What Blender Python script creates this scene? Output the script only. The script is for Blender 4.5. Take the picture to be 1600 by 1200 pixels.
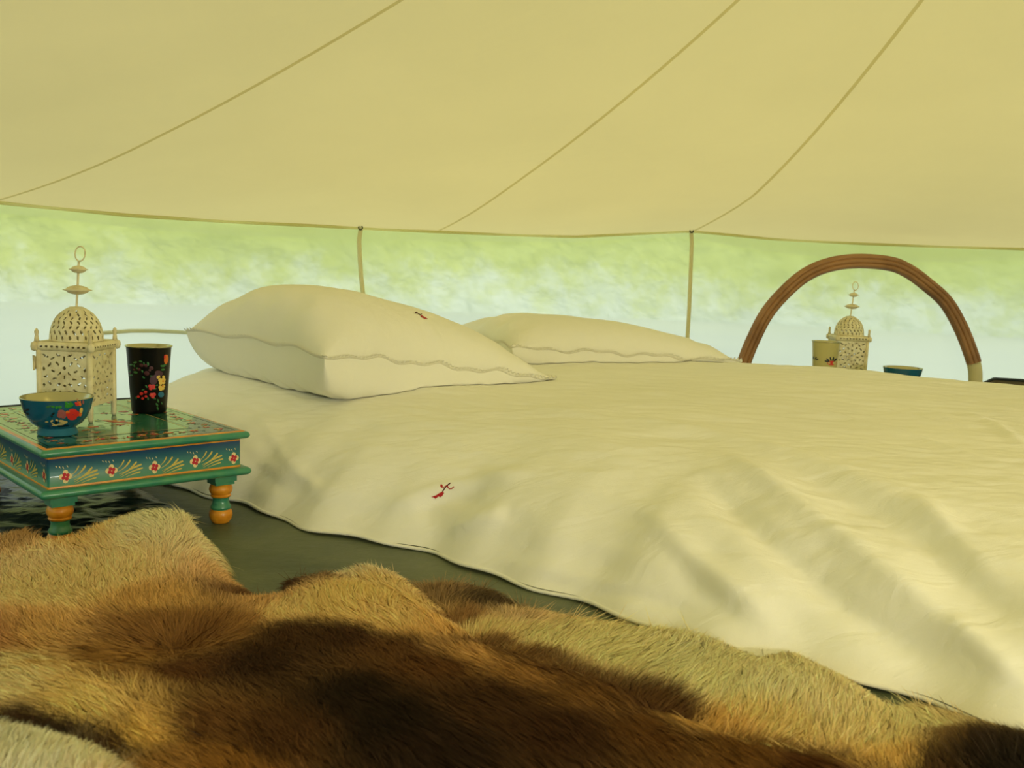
import bpy, math, random
import numpy as np
from mathutils import Vector, Matrix
from mathutils.bvhtree import BVHTree
PI = math.pi
rng = np.random.default_rng(7)
random.seed(7)
for o in list(bpy.data.objects): bpy.data.objects.remove(o)
S = bpy.context.scene
C = S.collection

# ------------------------------------------------------------------ camera
FPX = 1500.0
EYE = np.array([0, 0, .46])
PITCH, ROLL = math.radians(6.84), math.radians(2.2)
_f = np.array([0, math.cos(PITCH), -math.sin(PITCH)])
_r = np.array([1.0, 0, 0]); _u = np.cross(_r, _f)
CR = _r*math.cos(ROLL) + _u*math.sin(ROLL)
CU = -_r*math.sin(ROLL) + _u*math.cos(ROLL)
cam = bpy.data.cameras.new('camera'); co = bpy.data.objects.new('camera', cam); C.objects.link(co)
cam.sensor_width = 36; cam.lens = FPX/1600*36; cam.clip_start = .02; cam.clip_end = 200
co.matrix_world = Matrix(((CR[0], CU[0], -_f[0], EYE[0]), (CR[1], CU[1], -_f[1], EYE[1]), (CR[2], CU[2], -_f[2], EYE[2]), (0, 0, 0, 1)))
cam.dof.use_dof = True; cam.dof.focus_distance = 1.75; cam.dof.aperture_fstop = 9.0
S.camera = co

def ray(x, y):                                   # direction through a pixel of the photograph
    d = _f*FPX + CR*(x-800) - CU*(y-600)
    return d/np.linalg.norm(d)
def atz(x, y, z):
    d = ray(x, y); return EYE + d*(z-EYE[2])/d[2]
def aty(x, y, Y):
    d = ray(x, y); return EYE + d*Y/d[1]

# ------------------------------------------------------------------ world, light, exposure
w = bpy.data.worlds.new('World'); S.world = w; w.use_nodes = True
bg = w.node_tree.nodes['Background']; bg.inputs[0].default_value = (.80, .93, .95, 1); bg.inputs[1].default_value = 1.15
def sun(name, d, e, ang, col):
    l = bpy.data.lights.new(name, 'SUN'); l.energy = e; l.angle = math.radians(ang); l.color = col
    o = bpy.data.objects.new(name, l); C.objects.link(o); o.location = (0, 0, 5)
    o.rotation_euler = Vector(d).to_track_quat('-Z', 'Y').to_euler(); return o
sun('sun', (-.45, .10, -1), 2.0, 30, (1, .93, .80))
door = bpy.data.lights.new('door_daylight', 'AREA'); door.shape = 'RECTANGLE'; door.size = .9; door.size_y = 1.1; door.energy = 215; door.color = (1, .97, .86)
dl = bpy.data.objects.new('door_daylight', door); C.objects.link(dl); dl.location = (2.0, -1.25, 1.05)
dl.rotation_euler = Vector((-.55, 1, -.25)).to_track_quat('-Z', 'Y').to_euler()
S.view_settings.view_transform = 'Standard'; S.view_settings.look = 'None'
S.view_settings.exposure = 0.12; S.view_settings.gamma = 1.0; S.view_settings.use_curve_mapping = False

# ------------------------------------------------------------------ helpers
def lin(r, g, b):
    f = lambda c: (c/255/12.92) if c/255 <= .04045 else ((c/255+.055)/1.055)**2.4
    return (f(r), f(g), f(b), 1)
def tag(o, label=None, cat=None, group=None, kind=None):
    if label: o['label'] = label
    if cat: o['category'] = cat
    if group: o['group'] = group
    if kind: o['kind'] = kind
    return o
def empty(name, loc, rz=0, **k):
    o = bpy.data.objects.new(name, None); C.objects.link(o); o.location = loc; o.rotation_euler = (0, 0, rz); o.empty_display_size = .03
    return tag(o, **k)
class MB:
    def __init__(s): s.v = []; s.f = []; s.m = []
    def add(s, V, Fc, mi=0):
        n = len(s.v); s.v.extend([tuple(map(float, p)) for p in V]); s.f.extend([tuple(i+n for i in q) for q in Fc]); s.m.extend([mi]*len(Fc)); return s
    def grid(s, P, mi=0, cu=False, cv=False):    # P[i][j] -> point
        P = np.asarray(P, float); a, b = P.shape[:2]; F = []
        for i in range(a if cu else a-1):
            for j in range(b if cv else b-1):
                F.append((i*b+j, ((i+1) % a)*b+j, ((i+1) % a)*b+(j+1) % b, i*b+(j+1) % b))
        return s.add(P.reshape(-1, 3), F, mi)
    def box(s, lo, hi, mi=0):
        x0, y0, z0 = lo; x1, y1, z1 = hi
        V = [(x0,y0,z0),(x1,y0,z0),(x1,y1,z0),(x0,y1,z0),(x0,y0,z1),(x1,y0,z1),(x1,y1,z1),(x0,y1,z1)]
        return s.add(V, [(0,3,2,1),(4,5,6,7),(0,1,5,4),(1,2,6,5),(2,3,7,6),(3,0,4,7)], mi)
    def tube(s, pts, r, n=8, mi=0, closed=False, caps=True, flat=1.0, upv=(0, 0, 1)):
        pts = np.asarray(pts, float); m = len(pts); rr = np.broadcast_to(np.asarray(r, float), (m,)); rings = []
        for i in range(m):
            a = pts[(i-1) % m] if (closed or i > 0) else pts[i]; b = pts[(i+1) % m] if (closed or i < m-1) else pts[i]
            t = b-a; t = t/(np.linalg.norm(t)+1e-12); u = np.asarray(upv, float)
            if abs(t@u) > .97: u = np.array([1., 0, 0])
            x = np.cross(u, t); x /= np.linalg.norm(x); y = np.cross(t, x)
            rings.append([pts[i]+rr[i]*(math.cos(k)*x+math.sin(k)*y*flat) for k in np.arange(n)*2*PI/n])
        s.grid(rings, mi, cu=closed, cv=True)
        if caps and not closed:
            b0 = len(s.v)-m*n
            s.f.append(tuple(b0+k for k in range(n))[::-1]); s.f.append(tuple(b0+(m-1)*n+k for k in range(n))); s.m += [mi, mi]
        return s
    def lathe(s, prof, n=48, mi=0, c=(0, 0), mf=None):
        n0 = len(s.m)
        P = [[(c[0]+r*math.cos(a), c[1]+r*math.sin(a), z) for a in np.arange(n)*2*PI/n] for r, z in prof]
        s.grid(P, mi, cv=True)
        if mf:
            for k in range(len(s.m)-n0): s.m[n0+k] = mf(k//n)
        return s
    def build(s, name, mats, parent=None, smooth=True, ang=None):
        me = bpy.data.meshes.new(name); me.from_pydata(s.v, [], s.f)
        for m_ in (mats if isinstance(mats, (list, tuple)) else [mats]): me.materials.append(m_)
        me.polygons.foreach_set('material_index', np.array(s.m, dtype=np.int32))
        me.polygons.foreach_set('use_smooth', [smooth]*len(me.polygons)); me.update()
        if ang: me.set_sharp_from_angle(angle=math.radians(ang))
        o = bpy.data.objects.new(name, me); C.objects.link(o)
        if parent: o.parent = parent
        return o
def copy_tree(o, parent=None):
    c = o.copy(); C.objects.link(c); c.parent = parent
    for ch in list(o.children): copy_tree(ch, c)
    return c
def fbm(p, seed=0, octv=4, s=1.0, rough=.5):     # cheap smooth noise from rotated sines, p (...,2 or 3)
    r = np.random.default_rng(seed); out = np.zeros(p.shape[:-1]); a = 1.0; f = s; tot = 0
    for k in range(octv):
        for q in range(4):
            d = r.normal(size=p.shape[-1]); d /= np.linalg.norm(d); d2 = r.normal(size=p.shape[-1]); d2 /= np.linalg.norm(d2)
            out += a*np.sin(f*(p@d)*r.uniform(.8, 1.3)+r.uniform(0, 6.28)+1.3*np.sin(f*.7*(p@d2)+r.uniform(0, 6.28)))/4
        tot += a; a *= rough; f *= 2.03
    return out/tot*1.6

# ------------------------------------------------------------------ materials
def mat(name, col, rough=.6, metal=0, spec=.5, bump=None, var=None, coat=0, sheen=0):
    m = bpy.data.materials.new(name); m.use_nodes = True; nt = m.node_tree; b = nt.nodes['Principled BSDF']
    b.inputs['Base Color'].default_value = col if len(col) == 4 else (*col, 1); b.inputs['Roughness'].default_value = rough
    b.inputs['Metallic'].default_value = metal; b.inputs['Specular IOR Level'].default_value = spec
    b.inputs['Coat Weight'].default_value = coat; b.inputs['Sheen Weight'].default_value = sheen
    tc = nt.nodes.new('ShaderNodeTexCoord')
    if var:                                     # (scale, other colour, contrast lo, hi)
        n = nt.nodes.new('ShaderNodeTexNoise'); n.inputs['Scale'].default_value = var[0]; n.inputs['Detail'].default_value = 5
        r = nt.nodes.new('ShaderNodeMapRange'); r.inputs[1].default_value = var[2]; r.inputs[2].default_value = var[3]
        x = nt.nodes.new('ShaderNodeMix'); x.data_type = 'RGBA'; x.inputs[6].default_value = b.inputs['Base Color'].default_value; x.inputs[7].default_value = var[1]
        nt.links.new(tc.outputs['Object'], n.inputs['Vector']); nt.links.new(n.outputs[0], r.inputs[0]); nt.links.new(r.outputs[0], x.inputs[0]); nt.links.new(x.outputs[2], b.inputs['Base Color'])
    if bump:                                    # (scale, strength, distance)
        n = nt.nodes.new('ShaderNodeTexNoise'); n.inputs['Scale'].default_value = bump[0]; n.inputs['Detail'].default_value = 6
        q = nt.nodes.new('ShaderNodeBump'); q.inputs['Strength'].default_value = bump[1]; q.inputs['Distance'].default_value = bump[2]
        nt.links.new(tc.outputs['Object'], n.inputs['Vector']); nt.links.new(n.outputs[0], q.inputs['Height']); nt.links.new(q.outputs[0], b.inputs['Normal'])
    return m
def cloth_mat(name, col, trans, transp=0.0, weave=900, bump=.12, fleck=None, crease=None):
    """woven cloth: diffuse + translucent (+ see-through gaps between threads)"""
    m = bpy.data.materials.new(name); m.use_nodes = True; nt = m.node_tree; N = nt.nodes; L = nt.links
    N.remove(N['Principled BSDF']); out = N['Material Output']
    d = N.new('ShaderNodeBsdfDiffuse'); t = N.new('ShaderNodeBsdfTranslucent'); x = N.new('ShaderNodeMixShader'); x.inputs[0].default_value = trans
    tc = N.new('ShaderNodeTexCoord'); n = N.new('ShaderNodeTexNoise'); n.inputs['Scale'].default_value = 3.0; n.inputs['Detail'].default_value = 6
    cm = N.new('ShaderNodeMix'); cm.data_type = 'RGBA'; cm.inputs[6].default_value = tuple(c*.94 for c in col[:3])+(1,); cm.inputs[7].default_value = tuple(min(1, c*1.05) for c in col[:3])+(1,)
    L.new(tc.outputs['Object'], n.inputs['Vector']); L.new(n.outputs[0], cm.inputs[0])
    L.new(cm.outputs[2], d.inputs[0]); L.new(cm.outputs[2], t.inputs[0])
    b = N.new('ShaderNodeBump'); b.inputs['Strength'].default_value = bump; b.inputs['Distance'].default_value = .002
    n2 = N.new('ShaderNodeTexNoise'); n2.inputs['Scale'].default_value = weave; n2.inputs['Detail'].default_value = 3
    L.new(tc.outputs['Object'], n2.inputs['Vector']); L.new(n2.outputs[0], b.inputs['Height'])
    if crease:
        mp = N.new('ShaderNodeMapping'); mp.inputs['Scale'].default_value = crease[1]; mp.inputs['Rotation'].default_value = crease[2] if len(crease) > 2 else (0, 0, 0)
        n3 = N.new('ShaderNodeTexNoise'); n3.inputs['Scale'].default_value = 1.0; n3.inputs['Detail'].default_value = 4; n3.inputs['Distortion'].default_value = .6
        b2 = N.new('ShaderNodeBump'); b2.inputs['Strength'].default_value = 1; b2.inputs['Distance'].default_value = crease[0]
        L.new(tc.outputs['Object'], mp.inputs[0]); L.new(mp.outputs[0], n3.inputs['Vector']); L.new(n3.outputs[0], b2.inputs['Height']); L.new(b2.outputs[0], b.inputs['Normal'])
    L.new(b.outputs[0], d.inputs['Normal'])
    L.new(d.outputs[0], x.inputs[1]); L.new(t.outputs[0], x.inputs[2]); last = x
    if transp:
        tp = N.new('ShaderNodeBsdfTransparent'); tp.inputs[0].default_value = (.97, .98, .96, 1); y = N.new('ShaderNodeMixShader'); y.inputs[0].default_value = transp
        if fleck:                               # thin threadbare specks let more daylight through
            v = N.new('ShaderNodeTexNoise'); v.inputs['Scale'].default_value = 22; v.inputs['Detail'].default_value = 2; v.inputs['Roughness'].default_value = .7
            r = N.new('ShaderNodeMapRange'); r.inputs[1].default_value = .66; r.inputs[2].default_value = .74; r.inputs[3].default_value = transp; r.inputs[4].default_value = transp+fleck
            L.new(tc.outputs['Object'], v.inputs['Vector']); L.new(v.outputs[0], r.inputs[0]); L.new(r.outputs[0], y.inputs[0])
        L.new(x.outputs[0], y.inputs[1]); L.new(tp.outputs[0], y.inputs[2]); last = y
    L.new(last.outputs[0], out.inputs[0]); return m

M_roof = cloth_mat('roof_canvas', (.685, .580, .265, 1), .40, crease=(.02, (2.2, 2.2, 2.2)))
M_wall = cloth_mat('wall_muslin', (.82, .86, .66, 1), .62, transp=.58, fleck=.0, bump=.3, crease=(.012, (6, 6, 2.0)))
M_val = cloth_mat('valance_canvas', (.70, .76, .30, 1), .5, transp=.35)
M_seam = cloth_mat('seam_canvas', (.74, .65, .29, 1), .55, transp=.35)
M_cord = cloth_mat('cord_cotton', (.72, .66, .36, 1), .1)
M_bed = cloth_mat('duvet_cotton', (.93, .91, .82, 1), .06, weave=700, bump=.25, crease=(.004, (9, 30, 20), (0, 0, .55)))
M_pil = cloth_mat('pillow_cotton', (.92, .89, .78, 1), .06, weave=700, bump=.25, crease=(.003, (18, 18, 18)))
M_red = mat('red_thread', lin(175, 12, 20), .6); M_dred = mat('dark_red_thread', lin(75, 12, 10), .6)

# ------------------------------------------------------------------ the tent
TC = np.array([.80, .93]); TR = 2.35
EA = np.array([1.2096, 1.4173, 1.5519, 1.6635, 1.8325, 1.9266, 2.0193, 2.1425, 2.2807, 2.4345, 2.5042, 2.5689])
EH = np.array([.588, .590, .596, .611, .575, .571, .568, .566, .562, .559, .564, .567])
def eave(a):
    return float(np.interp(a, EA, EH)) if -.6 < a < 3.7 else .575
def roof_pt(a, s):                                # a azimuth, s 0..1 from eave to pole
    r = TR*(1-s); x = TC[0]+r*math.cos(a); y = TC[1]+r*math.sin(a)
    z = eave(a)*(1-min(1, s*4)) + .575*min(1, s*4) + TR*(.145*s+.21*s*s) + (TR*.9*(s-.72)**2*2.2 if s > .72 else 0)
    z += .006*math.sin(a*9+s*7)*min(1, s*5)
    return (x, y, z)
DOOR0, DOOR1 = -1.35, -.80                        # the open doorway behind the camera
az = np.linspace(-1.35+2*PI, -.80, 300)          # all the way round except the doorway
ss = np.concatenate([np.linspace(0, .25, 22), np.linspace(.28, 1, 34)])
mb = MB(); mb.grid([[roof_pt(a, s) for s in ss] for a in np.linspace(0, 2*PI, 361)])
roof = mb.build('ceiling', M_roof); tag(roof, 'cream canvas tent roof sloping up to the pole', 'tent roof', kind='structure')
# eave hem fold: a soft roll of cloth along the eave
def wall_pt(a, z, dr=0):
    h = eave(a); k = z/h
    r = TR+dr + .02*math.sin(a*7+1)*(1-k)*k*4 + .006*math.sin(a*31+z*9)*k
    return (TC[0]+r*math.cos(a), TC[1]+r*math.sin(a), z)
mb = MB(); mb.tube([np.array(wall_pt(a, eave(a)-.002, -.002)) for a in np.linspace(-.7, 4.8, 300)], .005, 8, upv=(0, 0, 1))
tag(mb.build('trim_1', M_seam), 'rolled canvas hem where roof meets wall', 'hem', kind='structure')
mb = MB(); mb.grid([[wall_pt(a, eave(a)*k) for k in np.linspace(0, 1, 24)] for a in az])
tag(mb.build('wall_back', M_wall), 'thin pale tent wall glowing with daylight', 'tent wall', kind='structure')
mb = MB()                                         # outer valance hanging from the eave
def val_h(a): return .028+.010*math.sin(a*6.3)+(.022 if 1.25 < a < 1.66 else 0)*math.sin((a-1.25)/.41*PI)**.5 if 1.25 < a < 1.66 else .028+.010*math.sin(a*6.3)
mb.grid([[wall_pt(a, eave(a)-k*val_h(a), .012+.006*k) for k in np.linspace(0, 1, 6)] for a in np.linspace(.2, 3.6, 260)])
tag(mb.build('trim_2', M_val), 'canvas valance hanging outside below the eave', 'valance', kind='structure')
# roof seams, flat-felled
k = 3
for a in (2.575, 2.035, 1.66, 1.13, .6, 3.1):
    mb = MB(); P = [np.array(roof_pt(a, s))-np.array([0, 0, .0015]) for s in np.linspace(.004, .97, 90)]
    sd_ = np.array([-math.sin(a), math.cos(a), 0])*.0042
    mb.grid([[q-sd_, q+sd_] for q in P]); tag(mb.build('trim_%d' % k, M_seam), 'stitched seam running up the tent roof', 'seam', kind='structure'); k += 1
# ground sheet with its turned-up rim
M_floor = mat('groundsheet', lin(98, 104, 78), .55, var=(4, lin(70, 80, 62), .4, .65), bump=(30, .35, .01))
mb = MB(); n = 140; mb.add([(TC[0], TC[1], 0)]+[(TC[0]+TR*math.cos(a), TC[1]+TR*math.sin(a), 0) for a in np.arange(n)*2*PI/n], [(0, i+1, (i+1) % n+1) for i in range(n)])
tag(mb.build('floor', M_floor), 'grey-green groundsheet', 'floor', kind='structure')
M_rim = mat('groundsheet_rim', lin(88, 78, 48), .7, bump=(20, .4, .01)); M_dark = mat('dark_webbing', lin(28, 36, 34), .6)
def rim_h(a): return float(np.interp(a, [1.15, 1.235, 1.26, 2.3, 2.6, 2.8], [.165, .163, .12, .08, .10, .10]))
mb = MB(); A = np.linspace(-.7, 4.8, 300)
mb.grid([[(TC[0]+(TR-.012-.02*q)*math.cos(a), TC[1]+(TR-.012-.02*q)*math.sin(a), .002+rim_h(a)*(1-q)) for q in np.linspace(0, 1, 5)] for a in A])
mb.tube([(TC[0]+(TR-.014)*math.cos(a), TC[1]+(TR-.014)*math.sin(a), rim_h(a)) for a in A], .005, 6, mi=1)
tag(mb.build('baseboard_back', [M_rim, M_dark]), 'turned-up rim of the groundsheet with dark binding', 'groundsheet rim', kind='structure')
# outside: pale ground and green hedge seen through the thin wall
mb = MB(); mb.grid([[(x, y, -.03) for y in np.linspace(-40, 60, 3)] for x in np.linspace(-50, 50, 3)])
tag(mb.build('ground', mat('pale_ground', (.44, .48, .46, 1), .95, var=(.6, (.48, .52, .47, 1), .35, .7))), 'pale bright ground outside the tent', 'ground', kind='structure')
def hedge_mat():                                   # lime green leaves with a froth of white blossom along the foot
    m = mat('hedge_leaves', (.6, .75, .1, 1), .95, bump=(3, .6, .2)); nt = m.node_tree; N = nt.nodes; L = nt.links; b = N['Principled BSDF']
    tc = N.new('ShaderNodeTexCoord'); sp = N.new('ShaderNodeSeparateXYZ'); L.new(tc.outputs['Object'], sp.inputs[0])
    n = N.new('ShaderNodeTexNoise'); n.inputs['Scale'].default_value = 2.4; n.inputs['Detail'].default_value = 7; n.inputs['Roughness'].default_value = .68; L.new(tc.outputs['Object'], n.inputs['Vector'])
    a = N.new('ShaderNodeMath'); a.operation = 'MULTIPLY_ADD'; a.inputs[1].default_value = 1.5; a.inputs[2].default_value = -.75; L.new(n.outputs[0], a.inputs[0])
    c = N.new('ShaderNodeMath'); L.new(sp.outputs[2], c.inputs[0]); L.new(a.outputs[0], c.inputs[1])
    r = N.new('ShaderNodeMapRange'); r.interpolation_type = 'SMOOTHSTEP'; r.inputs[1].default_value = -.12; r.inputs[2].default_value = .62; L.new(c.outputs[0], r.inputs[0])
    n2 = N.new('ShaderNodeTexNoise'); n2.inputs['Scale'].default_value = 3.5; n2.inputs['Detail'].default_value = 5; L.new(tc.outputs['Object'], n2.inputs['Vector'])
    g = N.new('ShaderNodeMix'); g.data_type = 'RGBA'; g.inputs[6].default_value = (.37, .42, .05, 1); g.inputs[7].default_value = (.58, .64, .17, 1); L.new(n2.outputs[0], g.inputs[0])
    x = N.new('ShaderNodeMix'); x.data_type = 'RGBA'; x.inputs[6].default_value = (.66, .71, .63, 1); L.new(r.outputs[0], x.inputs[0]); L.new(g.outputs[2], x.inputs[7]); L.new(x.outputs[2], b.inputs['Base Color']); return m
mb = MB(); P = []
for i, a in enumerate(np.linspace(-.35, PI+.35, 260)):
    row = []
    for j, q in enumerate(np.linspace(0, 1, 40)**1.3):
        R = 10.5 + .9*q + 1.6*max(0, q-.75)**.5
        p = np.array([R*math.cos(a), R*math.sin(a), 3.4*q-.05])
        R += .35*float(fbm(p[None], 5, 4, 1.2)[0])*(.3+q)
        row.append((R*math.cos(a)+.5, R*math.sin(a), p[2]))
    P.append(row)
mb.grid(P); tag(mb.build('hedge', hedge_mat()), 'green hedge outside, blurred behind the thin tent wall', 'hedge')

# cords on the wall
def wall_at(px, py, dr=-.008):
    d = ray(px, py); o = EYE[:2]-TC; a = d[:2]@d[:2]; b = 2*o@d[:2]; c = o@o-(TR+dr)**2
    return EYE+d*(-b+math.sqrt(b*b-4*a*c))/(2*a)
M_eye = mat('dark_metal_eyelet', lin(60, 62, 45), .4, metal=.6)
for pts, lab in (([(564, 356), (561, 375), (562, 400), (564, 430), (567, 458), (568, 500), (570, 560)], 'beige cord hanging down the wall behind the big plump pillow'),
                 ([(1080, 361), (1081, 380), (1079, 430), (1077, 480), (1074, 530), (1073, 590)], 'beige cord hanging down the wall behind the flatter pillow, left of brown hoop')):
    P = [wall_at(*q) for q in pts]; e = empty('hanging_cord', P[0], label=lab, cat='cord', group='cords hanging from the eave'); loc = P[0]
    Q = []
    for i in range(len(P)-1):
        for t in np.linspace(0, 1, 5)[:-1]: Q.append(P[i]*(1-t)+P[i+1]*t-loc)
    Q.append(P[-1]-loc)
    mb = MB(); mb.tube(Q, .0068, 8, flat=.6, upv=(0, 1, 0)); mb.build('cord', M_cord, e)
    mb = MB(); mb.tube([np.array([.006*math.cos(t), -.008, .006*math.sin(t)]) for t in np.arange(12)*2*PI/12], .0018, 6, closed=True, upv=(0, 1, 0)); mb.build('eyelet', M_eye, e)
P = [wall_at(*q) for q in [(150, 521), (178, 519), (205, 517), (240, 517), (280, 519), (310, 521), (360, 526)]]
mb = MB(); mb.tube(P, .005, 8, flat=.5, upv=(0, 1, 0)); tag(mb.build('cord', M_cord), 'thin beige cord running level along the wall between lantern and big pillow', 'cord')

# ------------------------------------------------------------------ bed
HD = np.array([.81, -.587]); HD /= np.linalg.norm(HD)     # along the bed, head to foot
WD = np.array([-HD[1], HD[0]])                            # across the bed, away from camera
B0 = np.array([-.93, 2.055])-.055*HD+.004*WD                              # near corner at the head
BL, BW = 2.35, 1.62
FOLDS = [  # (polyline in pixels of the photograph, height, width): ridges and valleys of the cloth
 ([(560,838),(640,803),(700,778),(765,762)], -.010, .035), ([(590,800),(680,765),(760,748),(840,745)], .008, .03),
 ([(600,862),(700,835),(800,800)], .010, .03), ([(640,905),(760,880),(880,900),(1000,925)], .006, .025),
 ([(1080,735),(1200,835),(1310,935),(1420,1015),(1500,1075)], -.016, .035), ([(1130,710),(1260,800),(1380,890),(1500,990),(1600,1080)], .014, .035),
 ([(1010,800),(1090,880),(1180,950),(1230,1000)], .011, .03), ([(1040,850),(1110,930),(1180,985)], -.006, .028),
 ([(1200,720),(1320,770),(1440,840),(1560,940),(1640,1020)], -.012, .04), ([(960,650),(1120,680),(1250,715),(1400,780),(1540,860),(1640,940)], .010, .045),
 ([(1420,770),(1500,860),(1580,940)], .008, .03), ([(1480,960),(1540,1010),(1600,1070)], .006, .02),
 ([(300,620),(350,690),(400,760)], .003, .02), ([(330,650),(400,730),(470,790)], -.0025, .02), ([(280,640),(300,700),(330,760)], -.004, .015), ([(400,640),(450,720),(520,790)], .004, .02),
 ([(880,628),(1050,650),(1200,660)], -.005, .02), ([(1100,620),(1300,650),(1450,690),(1600,740)], .005, .022), ([(1200,612),(1400,640),(1600,690)], -.005, .018),
 ([(1500,640),(1560,665),(1600,700)], .006, .02), ([(1450,610),(1560,630),(1640,650)], -.004, .015), ([(700,650),(860,640),(1000,660)], .004, .03),
 ([(420,840),(520,860),(640,895)], .006, .012), ([(820,905),(960,925),(1100,955)], -.008, .015),
]
def base_h(a, b):
    """height of the bed top/side at a (along) and b (across) metres, 0 outside"""
    near = 1-np.exp(-np.clip(b, 0, None)/.075)
    soft = np.interp(b, [0, .05, .12, .25, .45, .70, 1.1, 1.45, 1.56, 1.62], [0, .076, .128, .178, .200, .207, .222, .232, .15, 0])
    head = np.interp(a, [0, .01, .03, .06, .12, .32, .5, .9, 1.2, 3], [0, .6, .88, 1.02, 1.10, 1.02, .97, .94, 1, 1])
    foot = np.interp(BL-a, [0, .03, .08, .2, 3], [0, .5, .75, 1, 1])
    r = .16; cx = np.clip(r-a, 0, None); cy = np.clip(r-b, 0, None); cor = np.clip(1-np.clip(np.hypot(cx, cy)-r, 0, None)/.06, 0, 1)
    return soft*head*foot*np.where((a < r) & (b < r), cor, 1)
def smooth_interp_base(a, b):                      # averaged so no creases from the tables above
    t = 0
    for da, db, wgt in ((0, 0, .28), (.03, 0, .14), (-.03, 0, .14), (0, .03, .14), (0, -.03, .14), (.02, .02, .04), (-.02, -.02, .04), (.02, -.02, .04), (-.02, .02, .04)):
        t = t+wgt*base_h(np.clip(a+da, 0, BL), np.clip(b+db, 0, BW))
    return t
def world_ab(p): d = p[..., :2]-B0; return d@HD, d@WD
na, nb = 420, 300
ga = np.linspace(0, 1, na); gb = np.concatenate([np.linspace(0, .33, 130)**1.0*1, np.linspace(.33, .93, 110)[1:], np.linspace(.93, 1, 62)[1:]])[:nb]
nb = len(gb)
Aa, Bb = np.meshgrid(ga*BL, gb*BW, indexing='ij')
Z = smooth_interp_base(Aa, Bb)
wob = .012*np.sin(Aa*9+1)+.010*np.sin(Aa*17+.4)+.006*np.sin(Aa*41)
edge = np.clip(1-Bb/.4, 0, 1)
XY = B0+Aa[..., None]*HD+Bb[..., None]*WD - (wob*edge)[..., None]*WD
# the near hem follows the photograph's line: it bows a little
hem = np.interp(Aa, [0, .28, .55, .85, 1.05, 1.24, 1.5, 1.7, 2.35], [0, 0, 0, -.005, .0, -.012, -.03, -.045, -.05])
XY = XY+(hem*edge)[..., None]*WD
rv = XY-TC; rr_ = np.linalg.norm(rv, axis=-1); far_ = rr_ > 2.14                  # cloth bunches up where the bed meets the tent wall
rn = np.where(far_, 2.14+.12*np.tanh((rr_-2.14)/.12), rr_); XY = TC+rv*(rn/rr_)[..., None]
Z = Z*np.where(far_, 1-.85*np.clip((rr_-2.22)/.2, 0, 1)**2, 1)
P = np.concatenate([XY, Z[..., None]], -1)
def normals(P):
    du = np.gradient(P, axis=0); dv = np.gradient(P, axis=1); n = np.cross(du, dv); n /= (np.linalg.norm(n, axis=-1, keepdims=True)+1e-12)
    return n*np.sign(n[..., 2:3]+1e-9)
def quads(a, b): return [(i*b+j, (i+1)*b+j, (i+1)*b+j+1, i*b+j+1) for i in range(a-1) for j in range(b-1)]
bed_q = quads(na, nb)
bvh0 = BVHTree.FromPolygons([tuple(p) for p in P.reshape(-1, 3)], bed_q)
def hit(bvh, px, py):
    r = bvh.ray_cast(Vector(EYE), Vector(ray(px, py)))
    return (np.array(r[0]), np.array(r[1])) if r[0] is not None else (None, None)
Nn = normals(P); flatP = P.reshape(-1, 3); disp = np.zeros(len(flatP))
for poly, h, wd in FOLDS:
    W = [hit(bvh0, *q)[0] for q in poly]; W = [q for q in W if q is not None]
    if len(W) < 2: continue
    W = np.array(W); best = np.full(len(flatP), 9.); tt = np.zeros(len(flatP)); L = 0; Ls = np.cumsum([0]+[np.linalg.norm(W[i+1]-W[i]) for i in range(len(W)-1)])
    for i in range(len(W)-1):
        d = W[i+1]-W[i]; t = np.clip(((flatP-W[i])@d)/(d@d), 0, 1); ds = np.linalg.norm(flatP-(W[i]+t[:, None]*d), axis=1)
        m = ds < best; best[m] = ds[m]; tt[m] = (Ls[i]+t[m]*(Ls[i+1]-Ls[i]))/Ls[-1]
    disp += h*np.exp(-(best/(wd*.62))**2)*np.clip(np.sin(PI*np.clip(tt, .03, .97))*1.6, 0, 1)
ab = np.stack([Aa, Bb], -1).reshape(-1, 2)
side = np.clip(1-ab[:, 1]/.5, 0, 1)
q1 = np.stack([ab[:, 0]*1.0+ab[:, 1]*.8, ab[:, 1]*2.6-ab[:, 0]*.6], -1)
disp += .0045*fbm(ab*np.array([1, 1.6]), 3, 3, 9)*1.0 + .0021*fbm(q1, 4, 3, 26)+.0012*fbm(ab*np.array([1.0, 2.6]), 14, 3, 40) + .003*fbm(ab*np.array([2.2, .7]), 9, 2, 12)*side
disp *= np.clip(P.reshape(-1, 3)[:, 2]/.05, .15, 1)
disp = disp*1.0
P2 = (flatP+Nn.reshape(-1, 3)*disp[:, None])
q_ = P2[:, :2]-TC; l_ = np.linalg.norm(q_, axis=1); P2[:, :2] = TC+q_*np.minimum(1, 2.285/l_)[:, None]
P2[:, 2] = np.maximum(P2[:, 2], .004); P2 = P2.reshape(na, nb, 3)
# hem tucked under along the floor
mb = MB(); mb.add(P2.reshape(-1, 3), bed_q)
duvet = mb.build('duvet', M_bed); tag(duvet, 'rumpled cream duvet spread over the low bed, small red motif on its near side', 'duvet')
ring = [P2[0, 0]]
mb = MB(); hemL = P2[:, 1]+np.array([0, 0, .003]); hemL = hemL - np.append(WD, 0)*.004
hemL[:, 2] = .006+.002*np.sin(np.arange(na)*.13); mb.tube(hemL[4:-4:2], .0032, 8); mb.build('hem', M_bed, duvet)
bvh_bed = BVHTree.FromPolygons([tuple(p) for p in P2.reshape(-1, 3)], bed_q)
def bed_z(x, y):
    r = bvh_bed.ray_cast(Vector((x, y, 1)), Vector((0, 0, -1)))
    return r[0].z if r[0] is not None else 0.0

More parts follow.
